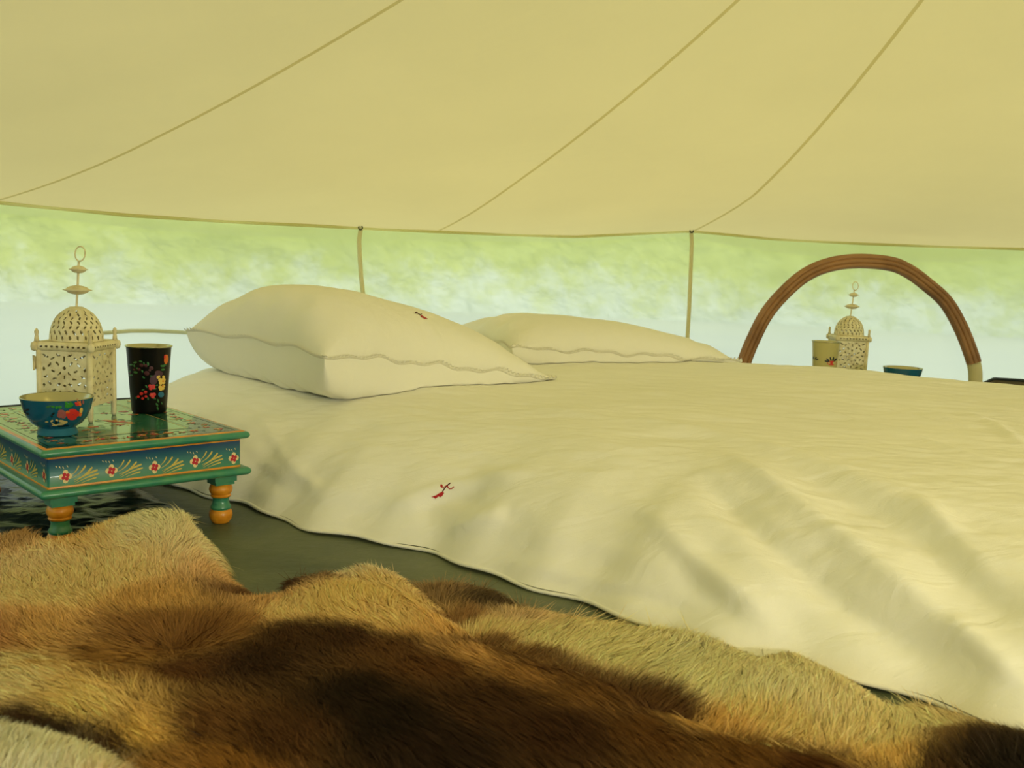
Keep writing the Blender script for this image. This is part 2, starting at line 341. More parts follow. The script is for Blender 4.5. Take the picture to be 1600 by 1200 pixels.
def stroke(pts, w0, n=4):                          # polyline -> list of px quads
    pts = np.array(pts, float); out = []
    for i in range(len(pts)-1):
        d = pts[i+1]-pts[i]; d = d/np.linalg.norm(d); nrm = np.array([-d[1], d[0]])*w0/2
        out.append([pts[i]-nrm-d*w0*.2, pts[i+1]-nrm+d*w0*.2, pts[i+1]+nrm+d*w0*.2, pts[i]+nrm-d*w0*.2])
    return out
def ell(cx, cy, rx, ry, rot=0, n=14):
    t = np.arange(n)*2*PI/n; c, s = math.cos(rot), math.sin(rot)
    return [np.array([cx+rx*math.cos(a)*c-ry*math.sin(a)*s, cy+rx*math.cos(a)*s+ry*math.sin(a)*c]) for a in t]
def decal(mb, bvh, poly, mi=0, off=.0006, dome=.0004, base=None):
    """a small flat shape stitched / painted on a surface: outline in pixels, laid on the real surface"""
    c = np.mean(poly, axis=0); V = []
    for k_, q in enumerate([c]+list(poly)):
        h, nn = hit(bvh, *q)
        if h is None: return
        if nn@ray(*q) > 0: nn = -nn
        V.append(h+nn*(off+(dome if k_ == 0 else 0)))
    mid = [V[0]*.45+v*.55+(0) for v in V[1:]]; n = len(poly)
    V2 = V+[m for m in mid]
    F = [(0, n+1+i, n+1+(i+1) % n) for i in range(n)]+[(n+1+i, 1+i, 1+(i+1) % n, n+1+(i+1) % n) for i in range(n)]
    mb.add(V2, F, mi)
z = lambda L, s, x0, y0: [np.array([x0+a/s, y0+b/s]) for a, b in L]
mb = MB(); Zs = (13.333, 640, 730)
decal(mb, bvh_bed, z([tuple(q) for q in ell(668, 396, 26, 38, -.3)], *Zs))
for st, w_ in (([(848, 335), (775, 392), (725, 450), (690, 510)], 24), ([(690, 435), (725, 412), (775, 385)], 14), ([(792, 385), (800, 425), (835, 452), (880, 448), (925, 408)], 20)):
    for q in stroke(st, w_): decal(mb, bvh_bed, z(q, *Zs), 1 if w_ == 24 else 0)
decal(mb, bvh_bed, z([(690, 510), (722, 535), (690, 590), (650, 625), (600, 610), (540, 660), (500, 630), (448, 622), (560, 580), (620, 540)], *Zs))
mb.build('embroidered_motif', [M_red, M_dred], duvet)['label'] = 'small red embroidered flying figure'

# ------------------------------------------------------------------ pillows
def pillow(corners, top, bot, label, seed, px_motif=False, topc=(0, 0), exps=(.55,)):
    c = [np.array(q, float) for q in corners]      # near-left, near-right, far-right, far-left
    n1, n2 = 150, 110
    tj = lambda n: (1-np.cos(np.linspace(0, PI, n)))/2
    U, V = np.meshgrid(tj(n1), tj(n2), indexing='ij')
    E = ((1-U)*(1-V))[..., None]*c[0]+(U*(1-V))[..., None]*c[1]+(U*V)[..., None]*c[2]+((1-U)*V)[..., None]*c[3]
    cen = sum(c)/4; u, v = U*2-1, V*2-1
    scoop = .035*(1-u**2)*np.abs(v)**3+.03*(1-v**2)*np.abs(u)**3   # sides drawn in between the corners
    E = E+(cen-E)*np.array([1, 1, 0])*(scoop/.45*1.4)[..., None]
    E[..., 2] += (.004*np.sin(u*11+seed)+.003*np.sin(u*23+seed))*np.abs(v)**4+.004*np.sin(v*9)*np.abs(u)**4
    s = ((1-u**2)*(1-v**2)).clip(0)
    us, vs = u-topc[0], v-topc[1]
    prof = (1-np.abs(u)**3.0).clip(0)**.50*(1-np.abs(v)**2.7).clip(0)**.52
    lean = 1-topc[0]*-.0 + topc[0]*u*.55+topc[1]*v*.35
    q = np.stack([U*.7, V*.5], -1)
    puck = .006*fbm(q*np.array([1, 1]), seed, 3, 14)*s**.4 + .015*np.exp(-((1-np.abs(v))/.20)**2)*np.abs(np.sin(u*13+seed+1.5*np.sin(u*5)))*(s**.35)*.7
    puck += .012*np.exp(-((1-np.abs(u))/.22)**2)*np.sin(v*13+seed+np.sin(u*20))*(s**.35)
    T = E.copy(); T[..., 2] += top*prof*lean+puck*.8
    Bm = E.copy(); Bm[..., 2] -= bot*(1-np.abs(u)**10).clip(0)**.32*(1-np.abs(v)**10).clip(0)**.32 + np.abs(puck)*.8
    bulge = (.028*(1-u**4)*np.clip(np.abs(v)-.55, 0, 1)*(1-np.abs(v))**.5*4)
    for i in range(n1):
        for j in range(n2):
            zb = bed_z(Bm[i, j, 0], Bm[i, j, 1])+.0015
            Bm[i, j, 2] = max(Bm[i, j, 2], zb); 
            if T[i, j, 2] < Bm[i, j, 2]+.001: T[i, j, 2] = Bm[i, j, 2]+.001
    Bm[[0, -1]] = T[[0, -1]]; Bm[:, [0, -1]] = T[:, [0, -1]]
    mb = MB(); mb.grid(T); n0 = len(mb.v); mb.add(Bm.reshape(-1, 3), [q_[::-1] for q_ in quads(n1, n2)])
    o = mb.build('pillow', M_pil); tag(o, label, 'pillow', group='two cream pillows at the head of the bed')
    bm_w = MB()                                    # scalloped lace edging round the whole seam
    loop = [T[i, 0] for i in range(n1)]+[T[-1, j] for j in range(1, n2)]+[T[i, -1] for i in range(n1-2, -1, -1)]+[T[0, j] for j in range(n2-2, 0, -1)]
    loop = np.array(loop); seg = np.linalg.norm(np.diff(np.vstack([loop, loop[:1]]), axis=0), axis=1); Ls = np.concatenate([[0], np.cumsum(seg)])
    m = 1500; L2 = np.vstack([loop, loop[:1]]); t = np.linspace(0, Ls[-1], m, endpoint=False)
    Q = np.stack([np.interp(t, Ls, L2[:, i]) for i in range(3)], -1)
    tg = np.roll(Q, -3, 0)-np.roll(Q, 3, 0); tg /= np.linalg.norm(tg, axis=1, keepdims=True)
    outw = Q-cen; outw[:, 2] = 0; outw -= (outw*tg).sum(1, keepdims=True)*tg; outw /= np.linalg.norm(outw, axis=1, keepdims=True)
    wdt = .0085+.0034*np.sin(t/.0105*2*PI)
    hgt = .002*np.sin(t/.03)
    up = np.array([0, 0, 1.])
    dr = outw*.75+up*.66
    bm_w.grid([[Q[i]-dr[i]*.002+up*.001, Q[i]+dr[i]*wdt[i]*.5+outw[i]*.0016+up*.001, Q[i]+dr[i]*wdt[i], Q[i]+dr[i]*wdt[i]*.5-up*.0008, Q[i]-dr[i]*.002-up*.001] for i in range(m)], cu=True, cv=True)
    bm_w.build('lace_edging', M_pil, o)
    return o, BVHTree.FromPolygons([tuple(p) for p in T.reshape(-1, 3)], quads(n1, n2))
NL = aty(507, 556, 1.90); NR = aty(868, 592, 2.28); FL = aty(292, 517, 2.24); FR = NR+(FL-NL); FR[2] = .235
p1, bv1 = pillow([NL, NR, FR, FL], .130, .095, 'large plump cream pillow on the near side of the bed, red motif near its crest', 2, topc=(-.55, .1))
NL2 = aty(800, 545, 2.50); NR2 = aty(1158, 566, 2.76); FL2 = aty(700, 520, 2.90); FR2 = aty(1050, 548, 3.05)
p2, bv2 = pillow([NL2, NR2, FR2, FL2], .085, .055, 'flatter cream pillow on the far side of the bed, behind the plump one', 5, topc=(-.35, .1))
mb = MB(); Zp = (11.43, 619, 468)
decal(mb, bv1, z([tuple(q) for q in ell(355, 237, 24, 16)], *Zp), 1)
for q in stroke([(370, 240), (440, 280)], 16)+stroke([(430, 275), (455, 258)], 14): decal(mb, bv1, z(q, *Zp), 1)
decal(mb, bv1, z([(425, 280), (450, 280), (565, 345), (510, 352), (450, 322)], *Zp), 0)
mb.build('embroidered_motif', [M_red, M_dred], p1)['label'] = 'small red embroidered flying figure'

# ------------------------------------------------------------------ painted table
G_green = mat('green_paint', lin(36, 124, 100), .35, coat=.3, var=(40, lin(70, 140, 100), .4, .7))
G_orange = mat('orange_paint', lin(205, 128, 20), .4, coat=.2, var=(60, lin(225, 155, 40), .4, .7))
G_yel = mat('yellow_stroke_paint', lin(200, 180, 85), .5); G_cream = mat('cream_paint', lin(225, 205, 150), .5)
G_red = mat('red_paint', lin(185, 20, 45), .45); G_leaf = mat('leaf_paint', lin(30, 85, 50), .4); G_or2 = mat('coral_paint', lin(205, 75, 40), .4)
G_navy = mat('dark_teal_paint', lin(14, 46, 48), .25, coat=.5)
def apron_mat():                                   # blue at the top fading into green at the bottom, as painted
    m = mat('blue_green_paint', lin(18, 80, 110), .4, coat=.3); nt = m.node_tree; b = nt.nodes['Principled BSDF']
    tc = nt.nodes.new('ShaderNodeTexCoord'); s_ = nt.nodes.new('ShaderNodeSeparateXYZ'); r = nt.nodes.new('ShaderNodeMapRange'); r.inputs[1].default_value = .104; r.inputs[2].default_value = .147
    cr = nt.nodes.new('ShaderNodeValToRGB'); cr.color_ramp.elements[0].color = lin(45, 125, 95); cr.color_ramp.elements[1].color = lin(12, 60, 110)
    e = cr.color_ramp.elements.new(.55); e.color = lin(28, 105, 112)
    nt.links.new(tc.outputs['Object'], s_.inputs[0]); nt.links.new(s_.outputs[2], r.inputs[0]); nt.links.new(r.outputs[0], cr.inputs[0]); nt.links.new(cr.outputs[0], b.inputs['Base Color']); return m
G_apron = apron_mat()
G_top = mat('lacquered_teal_top', lin(24, 82, 66), .12, coat=.4, var=(26, lin(60, 115, 85), .35, .7), bump=(60, .05, .002))
G_field = mat('lacquered_pale_teal', lin(45, 112, 92), .14, coat=.4, var=(30, lin(80, 140, 108), .4, .7), bump=(60, .05, .002))
PAINT = [G_green, G_orange, G_yel, G_cream, G_red, G_leaf, G_or2, G_navy, G_apron, G_top, G_field]
LX, LY, TH = .340, .465, .165
TA = atz(64, 704, TH)[:2]; TB = atz(392, 673, TH)[:2]; te = TB-TA; LX = float(np.linalg.norm(te)); te /= LX; tn = np.array([-te[1], te[0]])
tcen = TA+te*LX/2+tn*LY/2; trz = math.atan2(te[1], te[0])
def rect_ring(mb, prof, mi=0, mf=None):
    """sweep (inset, z) profile round the table's rectangle"""
    P = []
    for ins, zz in prof:
        hx, hy = LX/2-ins, LY/2-ins; rr = .004
        row = []
        for cx, cy, a0 in ((1, 1, 0), (-1, 1, PI/2), (-1, -1, PI), (1, -1, 1.5*PI)):
            for t in np.linspace(0, PI/2, 4): row.append((cx*(hx-rr)+rr*math.cos(a0+t), cy*(hy-rr)+rr*math.sin(a0+t), zz))
        P.append(row)
    n0 = len(mb.m); mb.grid(P, mi, cv=True); n = len(P[0])
    if mf:
        for k_ in range(len(mb.m)-n0): mb.m[n0+k_] = mf(k_//n)
def flatpoly(mb, pts, f, off, mi):
    pts = [np.array(p) for p in pts]; c = sum(pts)/len(pts); V = [f(*c, off*1.3)]+[f(*p, off) for p in pts]; n = len(pts)
    mb.add(V, [(0, i+1, (i+1) % n+1) for i in range(n)], mi)
def taper(mb, p0, p1, bend, w_, f, off, mi, n=7):    # brush stroke, thick at the end
    p0, p1 = np.array(p0, float), np.array(p1, float); d = p1-p0; nn = np.array([-d[1], d[0]])/np.linalg.norm(d); L_ = []; R_ = []
    for t in np.linspace(0, 1, n):
        c = p0+d*t+nn*bend*math.sin(PI*t); ww = w_*(.15+.85*t**1.3)*(1 if t < .9 else .6); L_.append(c+nn*ww/2); R_.append(c-nn*ww/2)
    V = [f(*q, off) for q in L_]+[f(*q, off) for q in R_]; mb.add(V, [(i, i+1, n+i+1, n+i) for i in range(n-1)], mi)
def painted_table(label):
    T = empty('painted_table', (0, 0, 0), label=label, cat='table', group='low painted folk-art tables beside the bed')
    r2 = random.Random(4)
    mb = MB()                                      # top board with bullnose edge
    arc = [(.006-.006*math.sin(t), .1575-.0060*math.cos(t)) for t in np.linspace(0, PI, 11)]
    rect_ring(mb, [(.014, .1505)]+[(.010, .1515)]+arc+[(.0075, .1645), (.0115, .165)], 0, lambda r: 1 if r in (0, 12, 13) else 0)
    hx, hy = LX/2-.0115, LY/2-.0115
    mb.add([(-hx, -hy, .165), (hx, -hy, .165), (hx, hy, .165), (-hx, hy, .165)], [(0, 1, 2, 3)], 9)
    fx = lambda x, y, o: (x, y, .165+o)
    bw = .062
    flatpoly(mb, [(-hx+bw, -hy+bw), (hx-bw, -hy+bw), (hx-bw, hy-bw), (-hx+bw, hy-bw)], fx, .0002, 10)
    for q0, q1 in (((-1, -1), (1, -1)), ((1, -1), (1, 1)), ((1, 1), (-1, 1)), ((-1, 1), (-1, -1))):
        for ins, ww, mi in ((bw, .003, 7), (bw+.006, .0012, 1), (.008, .002, 7)):
            a = np.array(q0)*np.array([hx-ins, hy-ins]); b = np.array(q1)*np.array([hx-ins, hy-ins])
            for q in stroke([a, b], ww): flatpoly(mb, q, fx, .0004, mi)
    def flower(cx, cy, s):
        for k_ in range(5):
            a = k_*2*PI/5+r2.random(); flatpoly(mb, ell(cx+s*.55*math.cos(a), cy+s*.55*math.sin(a), s*.42, s*.36, 0, 7), fx, .0005, r2.choice([6, 4, 1, 6]))
        flatpoly(mb, ell(cx, cy, s*.25, s*.25, 0, 6), fx, .0009, 3)
        for k_ in range(5):
            a = r2.random()*6.28; taper(mb, (cx+s*math.cos(a), cy+s*math.sin(a)), (cx+s*2.1*math.cos(a), cy+s*2.1*math.sin(a)), s*.25, s*.55, fx, .0004, r2.choice([5, 7, 2, 5]), 5)
    for sx in (-1, 1):
        for k_ in range(15): flower(sx*(hx-bw/2-.002)+r2.uniform(-.006, .006), -hy+.03+k_*(2*hy-.06)/14, r2.uniform(.006, .010))
        for k_ in range(9): flower(-hx+.07+k_*(2*hx-.14)/8, sx*(hy-bw/2-.002)+r2.uniform(-.006, .006), r2.uniform(.006, .010))
    for k_ in range(16): flower(r2.uniform(-.07, .07), r2.uniform(-.13, .13), r2.uniform(.008, .013))
    mb.build('tabletop', PAINT, T, ang=40)
    mb = MB(); rect_ring(mb, [(.012, .150), (.012, .1475), (.0122, .1470), (.0122, .1050), (.0118, .1045), (.0118, .1015)], 8, lambda r: 1 if r in (0, 4) else 8)
    for side_ in range(4):
        ln = (LX if side_ % 2 == 0 else LY)-.024; D = (LY if side_ % 2 == 0 else LX)/2-.012; an = side_*PI/2; ca, sa = math.cos(an), math.sin(an)
        def f(x, y, o, ca=ca, sa=sa, D=D): X, Y = x, -(D+o); return (X*ca-Y*sa, X*sa+Y*ca, y)
        nf = 6 if side_ % 2 else 5
        xs = [-ln/2+.026+i*(ln-.040)/(nf-1) for i in range(nf)]
        for i, x in enumerate(xs):
            zc = .119+r2.uniform(-.002, .002)
            for k_ in range(4):
                a = k_*PI/2+PI/2*.0; flatpoly(mb, ell(x+.0056*math.cos(a), zc+.0060*math.sin(a), .0042, .0047, 0, 8), f, .0004, 3)
            for k_ in range(4):
                a = k_*PI/2+PI/4*.6; flatpoly(mb, ell(x+.0036*math.cos(a), zc+.0038*math.sin(a), .0029, .0031, 0, 8), f, .0008, 4)
            flatpoly(mb, ell(x, zc, .0010, .0010, 0, 6), f, .0012, 3)
            for dx in (-.010, -.005, 0, .006): taper(mb, (x+dx-.002, zc+.012+abs(dx)*.3), (x+dx-.004, zc+.016+abs(dx)*.2), 0, .0018, f, .0004, 3, 4)
            if i < nf-1:
                g = xs[i+1]-x
                for (x0, z0, x1, z1, b_, w_) in ((.010, -.003, .030, .014, .003, .0028), (.012, -.007, .040, .010, .004, .003), (.013, -.010, .048, .005, .003, .003), (.014, -.0125, .050, -.001, .003, .0026), (.022, -.013, .046, -.007, .001, .0022), (.008, .001, .020, .015, .002, .0022)):
                    sc = min(1, (g-.008)/.056); taper(mb, (x+x0*sc, zc+z0), (x+x1*sc, min(zc+z1, .142)), -b_*.8 if z0 > -.009 else b_*.5, w_*1.35, f, .0004, 2)
    mb.build('apron', PAINT, T, ang=40)
    mb = MB(); rect_ring(mb, [(.016, .1015)]+[(.005-.007*math.sin(t), .0945+.0068*math.cos(t)) for t in np.linspace(0, PI, 11)]+[(.018, .0875), (.10, .0875)], 0)
    mb.build('lower_moulding', PAINT, T, ang=40)
    for sx in (-1, 1):
        for sy in (-1, 1):
            mb = MB(); cx, cy = sx*(LX/2-.037), sy*(LY/2-.037)
            mb.box((cx-.020, cy-.020, .076), (cx+.020, cy+.020, .088), 0); mb.box((cx-.017, cy-.017, .070), (cx+.017, cy+.017, .078), 0)
            pr_ = [(.0, .071), (.014, .071), (.017, .069), (.0195, .064), (.020, .060), (.0185, .055), (.0160, .0515), (.0175, .0495), (.0165, .047), (.0140, .045), (.0135, .040), (.0150, .034), (.0175, .030), (.0175, .0275), (.0145, .0265), (.0165, .025), (.0195, .020), (.020, .014), (.018, .007), (.014, .001), (.0, .0)]
            mb.lathe(pr_, 32, 0, (cx, cy), lambda r: 1 if (r < 8 or r > 14) else 0)
            mb.build('leg', PAINT, T, ang=45)
    return T
T1 = painted_table('low green and blue painted table beside the bed, carrying the large lantern')
T1.location = (tcen[0], tcen[1], 0); T1.rotation_euler = (0, 0, trz)
T2 = copy_tree(T1); T2['label'] = 'low painted table hidden beyond the bed, under the distant lantern'
T2.location = (1.07, 2.93, 0); T2.rotation_euler = (0, 0, .35); T2.scale = (1, .75, .94)
TH2 = TH*.94

# ------------------------------------------------------------------ lantern
M_lant = mat('cream_metal', lin(228, 218, 178), .5, var=(50, lin(205, 190, 145), .45, .7), bump=(120, .3, .002))
HOLES = []
_r3 = random.Random(11)
def hole_set():
    """arabesque of leaf-shaped piercings on a unit panel, mirrored left-right"""
    L_ = []
    base = [(.12,.90,.075,.022,-.5),(.26,.86,.05,.02,.6),(.38,.92,.045,.018,-.4),(.5,.85,.022,.05,0),(.20,.74,.05,.020,.9),(.36,.76,.055,.02,-.8),(.08,.66,.022,.04,0),(.5,.68,.035,.035,0),
            (.27,.62,.05,.018,-.5),(.40,.58,.045,.018,.7),(.12,.52,.05,.02,.5),(.5,.52,.022,.045,0),(.30,.48,.05,.018,.1),(.20,.40,.05,.02,-.7),(.38,.38,.05,.02,.6),(.08,.36,.02,.04,0),(.5,.36,.03,.03,0),
            (.28,.27,.05,.018,.4),(.14,.22,.05,.02,-.3),(.42,.24,.045,.018,-.7),(.5,.16,.022,.045,0),(.30,.14,.055,.02,-.3),(.12,.10,.05,.02,.5),(.40,.08,.04,.016,.3)]
    for x, y, a, b, r in base:
        L_.append((x, y, a, b, r)); 
        if x < .47: L_.append((1-x, y, a, b, -r))
    return L_
HS = hole_set()
def in_holes(u, v, hs, asp):
    for x, y, a, b, r in hs:
        dx, dy = (u-x), (v-y)*asp; c, s = math.cos(r), math.sin(r); p, q = (dx*c+dy*s)/a, (-dx*s+dy*c)/b
        if p*p+q*q < 1: return True
    return False
def pierced(mb, f, nu, nv, hs, asp, th, inward):
    """sheet with real holes and thickness; f(u,v) -> outer point, inward(u,v) -> unit vector"""
    idx = {}; V = []; F = []
    def vid(i, j, k_):
        key = (i, j, k_)
        if key not in idx:
            p = np.array(f(i/nu, j/nv)); 
            if k_: p = p+np.array(inward(i/nu, j/nv))*th
            idx[key] = len(V); V.append(p)
        return idx[key]
    solid = [[not in_holes((i+.5)/nu, (j+.5)/nv, hs, asp) for j in range(nv)] for i in range(nu)]
    for i in range(nu):
        for j in range(nv):
            if not solid[i][j]: continue
            F.append((vid(i,j,0), vid(i+1,j,0), vid(i+1,j+1,0), vid(i,j+1,0))); F.append((vid(i,j,1), vid(i,j+1,1), vid(i+1,j+1,1), vid(i+1,j,1)))
            for (a, b, c_, d) in ((i-1, j, (i, j), (i, j+1)), (i+1, j, (i+1, j+1), (i+1, j)), (i, j-1, (i+1, j), (i, j)), (i, j+1, (i, j+1), (i+1, j+1))):
                if not (0 <= a < nu and 0 <= b < nv) or not solid[a][b]:
                    F.append((vid(*c_, 0), vid(*d, 0), vid(*d, 1), vid(*c_, 1)))
    mb.add(V, F)
def lantern(label):
    L_ = empty('lantern', (0, 0, 0), label=label, cat='lantern', group='white pierced-metal lanterns')
    W = .049
    for k_ in range(4):
        an = k_*PI/2; ca, sa = math.cos(an), math.sin(an)
        rot = lambda x, y, zz, ca=ca, sa=sa: (x*ca-y*sa, x*sa+y*ca, zz)
        mb = MB(); pierced(mb, lambda u, v: rot((u*2-1)*W*.93, -W, .030+.100*v), 56, 60, HS, 1.08, .0016, lambda u, v: rot(0, 1, 0))
        mb.build('pierced_panel', M_lant, L_, smooth=False)
    for sx in (-1, 1):
        for sy in (-1, 1):
            mb = MB(); x, y = sx*W*.97, sy*W*.97
            prof = [(.0034, .0), (.0052, .004), (.0055, .03), (.0052, .131)]
            mb.lathe([(.0, 0)]+prof+[(0, .131)], 8, 0, (x, y)); mb.build('leg', M_lant, L_)
            mb = MB(); x, y = sx*W*1.02, sy*W*1.02
            mb.lathe([(.0, .144), (.0045, .145), (.0040, .152), (.0030, .158), (.0042, .163), (.0025, .168), (.0, .170)], 10, 0, (x, y)); mb.build('corner_spike', M_lant, L_)
            mb = MB(); x, y = sx*W*1.08, sy*W*1.08
            mb.lathe([(.0, .128), (.005, .130), (.0068, .136), (.0060, .143), (.0, .147)], 10, 0, (x, y)); mb.build('corner_bead', M_lant, L_)
    mb = MB()                                     # cornice with a row of small holes
    for k_ in range(4):
        an = k_*PI/2; ca, sa = math.cos(an), math.sin(an); rot = lambda x, y, zz, ca=ca, sa=sa: (x*ca-y*sa, x*sa+y*ca, zz)
        hs = [((i+.5)/11, .5, .022, .022, 0) for i in range(11)]
        def f(u, v, rot=rot):
            o = W*(1.0+.12*math.sin(PI*v)**.6); return rot((u*2-1)*o, -o, .129+.017*v)
        pierced(mb, f, 88, 10, hs, .16, .0012, lambda u, v, rot=rot: rot(0, 1, 0))
    mb.add([(-W, -W, .1465), (W, -W, .1465), (W, W, .1465), (-W, W, .1465)], [(0, 1, 2, 3)]); mb.add([(-W, -W, .1445), (W, -W, .1445), (W, W, .1445), (-W, W, .1445)], [(3, 2, 1, 0)])
    mb.build('cornice', M_lant, L_, smooth=False)
    mb = MB(); mb.box((-W, -W, .0285), (W, W, .0305)); mb.build('base_plate', M_lant, L_, smooth=False)
    hs = []                                       # pierced dome
    for r_, (nn, vv, a, b, ro) in enumerate([(22, .08, .0065, .013, .2), (22, .20, .0065, .015, .7), (22, .32, .006, .012, -.7), (20, .44, .0065, .015, .6), (18, .56, .0065, .013, -.6), (14, .68, .008, .015, .4), (10, .80, .010, .013, 0)]):
        for i in range(nn): hs.append(((i+.5*(r_ % 2)+.25)/nn, vv, a, b, ro))
    def dome(u, v):
        r = .0475*math.cos(v*PI/2*.93)**.72 if v < 1 else .002; r = max(r, .0022); zz = .1465+.063*(math.sin(v*PI/2)*.86+.14*v**5)
        rr = r*(1+.02*math.cos(8*2*PI*u)); return (rr*math.cos(2*PI*u), rr*math.sin(2*PI*u), zz)
    mb = MB(); pierced(mb, dome, 260, 56, hs, .24, .0014, lambda u, v: (-math.cos(2*PI*u)*.9, -math.sin(2*PI*u)*.9, -.3)); mb.build('dome', M_lant, L_)
    tilt = lambda zz: .010*((zz-.2)/.12)
    mb = MB(); mb.tube([(tilt(q)*.8, 0, q) for q in np.linspace(.206, .295, 12)], .0022, 8); mb.build('finial_rod', M_lant, L_)
    for zc, R_, H_ in ((.240, .0205, .0085), (.278, .0135, .0070)):
        mb = MB(); P_ = [(0, zc-H_)]+[(R_*math.sin(t)**1.0*(1-.0)+0, zc-H_*math.cos(t)) for t in np.linspace(.15, PI/2-.25, 6)]+[(R_*1.28, zc)]+[(R_*math.sin(t), zc-H_*math.cos(t)) for t in np.linspace(PI/2+.25, PI-.15, 6)]+[(0, zc+H_)]
        mb.lathe(P_, 24, 0, (tilt(zc)*.8, 0)); mb.build('finial_disc', M_lant, L_)
    mb = MB(); mb.tube([(tilt(.305)+.0095*math.cos(t), .002*math.sin(t), .307+.0135*math.sin(t)) for t in np.arange(28)*2*PI/28], .0013, 8, closed=True, upv=(0, 1, 0)); mb.build('ring', M_lant, L_)
    mb = MB(); mb.box((-W-.008, -W-.001, .095), (-W-.001, -W+.006, .118)); mb.tube([(-W-.006, -W-.003, .093), (-W-.006, -W-.003, .120)], .0022, 8); mb.build('hinge', M_lant, L_)
    return L_
L1 = lantern('tall white pierced-metal lantern standing on the green and blue painted table at left')
f1 = atz(143, 661, TH)                            # its near foot
la = math.radians(2)
def corner(c, an, W=.0475): return c+np.array([(W*math.cos(an)+W*math.sin(an)), (W*math.sin(an)-W*math.cos(an))])
L1.rotation_euler = (0, 0, -la)
Rm = lambda x, y, an: np.array([x*math.cos(an)-y*math.sin(an), x*math.sin(an)+y*math.cos(an)])
L1.location = (*(f1[:2]-Rm(.0475, -.0475, -la)), TH+.0006); L1.scale = (.945, .945, .95)
L2 = copy_tree(L1); L2['label'] = 'distant white pierced-metal lantern seen inside the brown hoop, beyond the bed'
p_ = aty(1325, 540, 3.0); L2.location = (p_[0], 3.0, TH2+.0006); L2.rotation_euler = (0, 0, -.05)

# ------------------------------------------------------------------ tumblers and bowls
M_steel = mat('steel', lin(190, 185, 150), .22, metal=1)
M_black = mat('black_enamel', lin(6, 5, 7), .3, spec=.25); M_cenam = mat('cream_enamel', lin(190, 178, 115), .25)
M_blue = mat('blue_enamel', lin(8, 85, 115), .2, coat=.5); M_lblue = mat('pale_blue_enamel', lin(45, 115, 140), .3)
BOWLS = .9
FL_ = [mat('flower_red', lin(205, 45, 40), .4), mat('flower_yellow', lin(225, 190, 90), .4), mat('flower_orange', lin(215, 110, 30), .4), mat('flower_green', lin(45, 105, 50), .4),
       mat('flower_purple', lin(70, 35, 55), .4), mat('flower_blue', lin(30, 105, 135), .4), mat('flower_maroon', lin(70, 20, 28), .4), mat('flower_mauve', lin(150, 85, 85), .4), mat('flower_dark', lin(8, 22, 28), .4), mat('flower_cream', lin(205, 185, 120), .4), mat('flower_brightgreen', lin(40, 135, 35), .4)]
TUMB = [(0, .0), (.0285, .0), (.0305, .002), (.0315, .006), (.0400, .1215), (.0408, .1235), (.0420, .1242), (.0425, .1252), (.0420, .1262), (.0408, .1262), (.0398, .1250), (.0300, .008), (0, .006)]
def tumbler(label, m_):
    t = empty('enamel_tumbler', (0, 0, 0), label=label, cat='cup', group='floral enamel tumblers on the two painted tables')
    mb = MB(); mb.lathe(TUMB[:6], 64); b = mb.build('body', m_, t)
    mb = MB(); mb.lathe(TUMB[5:], 64); mb.build('steel_lining', M_steel, t)
    return t
BOWL = [(0, .0), (.0325, .0), (.0345, .002), (.0300, .0125), (.0305, .0130), (.0420, .020), (.0510, .032), (.0565, .045), (.0600, .060), (.0612, .064), (.0605, .0652), (.0590, .064), (.0550, .046), (.0490, .033), (.0400, .0225), (.0250, .016), (0, .0145)]
def bowl(label):
    t = empty('enamel_bowl', (0, 0, 0), label=label, cat='bowl', group='enamel bowls on the two painted tables')
    mb = MB(); mb.lathe(BOWL[3:10], 72); mb.build('body', M_blue, t)
    mb = MB(); mb.lathe(BOWL[9:], 72); mb.build('steel_lining', M_steel, t)
    mb = MB(); mb.lathe(BOWL[:5], 72); mb.build('foot', M_lblue, t)
    return t
BOWL = [(r_*BOWLS, z_*.95) for r_, z_ in BOWL]
def lathe_bvh(prof, loc, n=72, sc=1):
    V = [(loc[0]+r*sc*math.cos(a), loc[1]+r*sc*math.sin(a), loc[2]+zz*sc) for r, zz in prof for a in np.arange(n)*2*PI/n]
    return BVHTree.FromPolygons(V, [(i*n+j, i*n+(j+1) % n, (i+1)*n+(j+1) % n, (i+1)*n+j) for i in range(len(prof)-1) for j in range(n)])
def paint_on(bvh, loc, items, s, x0, y0, parent, off=.0003):
    mb = MB()
    for (x, y, rx, ry, ro, mi) in items: decal(mb, bvh, z([tuple(q) for q in ell(x, y, rx, ry, ro, 12)], s, x0, y0), mi, off+.00004*len(mb.m)/24*.3)
    mb.v = [tuple(np.array(p)-loc) for p in mb.v]; mb.build('painted_flowers', FL_, parent)
tm = tumbler('black enamel tumbler with painted flowers, on the painted table beside the lantern', M_black)
pt = atz(230, 645, TH); tl = np.array([pt[0], pt[1]+.010, TH+.0006]); tm.location = tl
it = []
for x, y, r in ((200,400,22),(250,370,24),(320,358,22),(360,385,20),(410,388,26),(255,495,28),(200,530,24),(355,558,20),(240,412,20),(280,445,20),(180,480,18),(340,480,20),(450,540,16),(170,545,16),(590,415,28),(620,400,20),(595,460,26),(535,850,24),(522,898,24),(530,945,24),(580,880,16),(390,670,22),(350,712,18),(410,822,20),(265,812,18),(495,700,22),(490,820,20),(520,655,18),(425,600,0.1)):
    it.append((x, y, r, r*.5, .6+.8*math.sin(x), 3))
for x, y, a, b in ((480,590,50,62),(545,505,52,34),(520,550,40,40)): it.append((x, y, a, b, .2, 4))
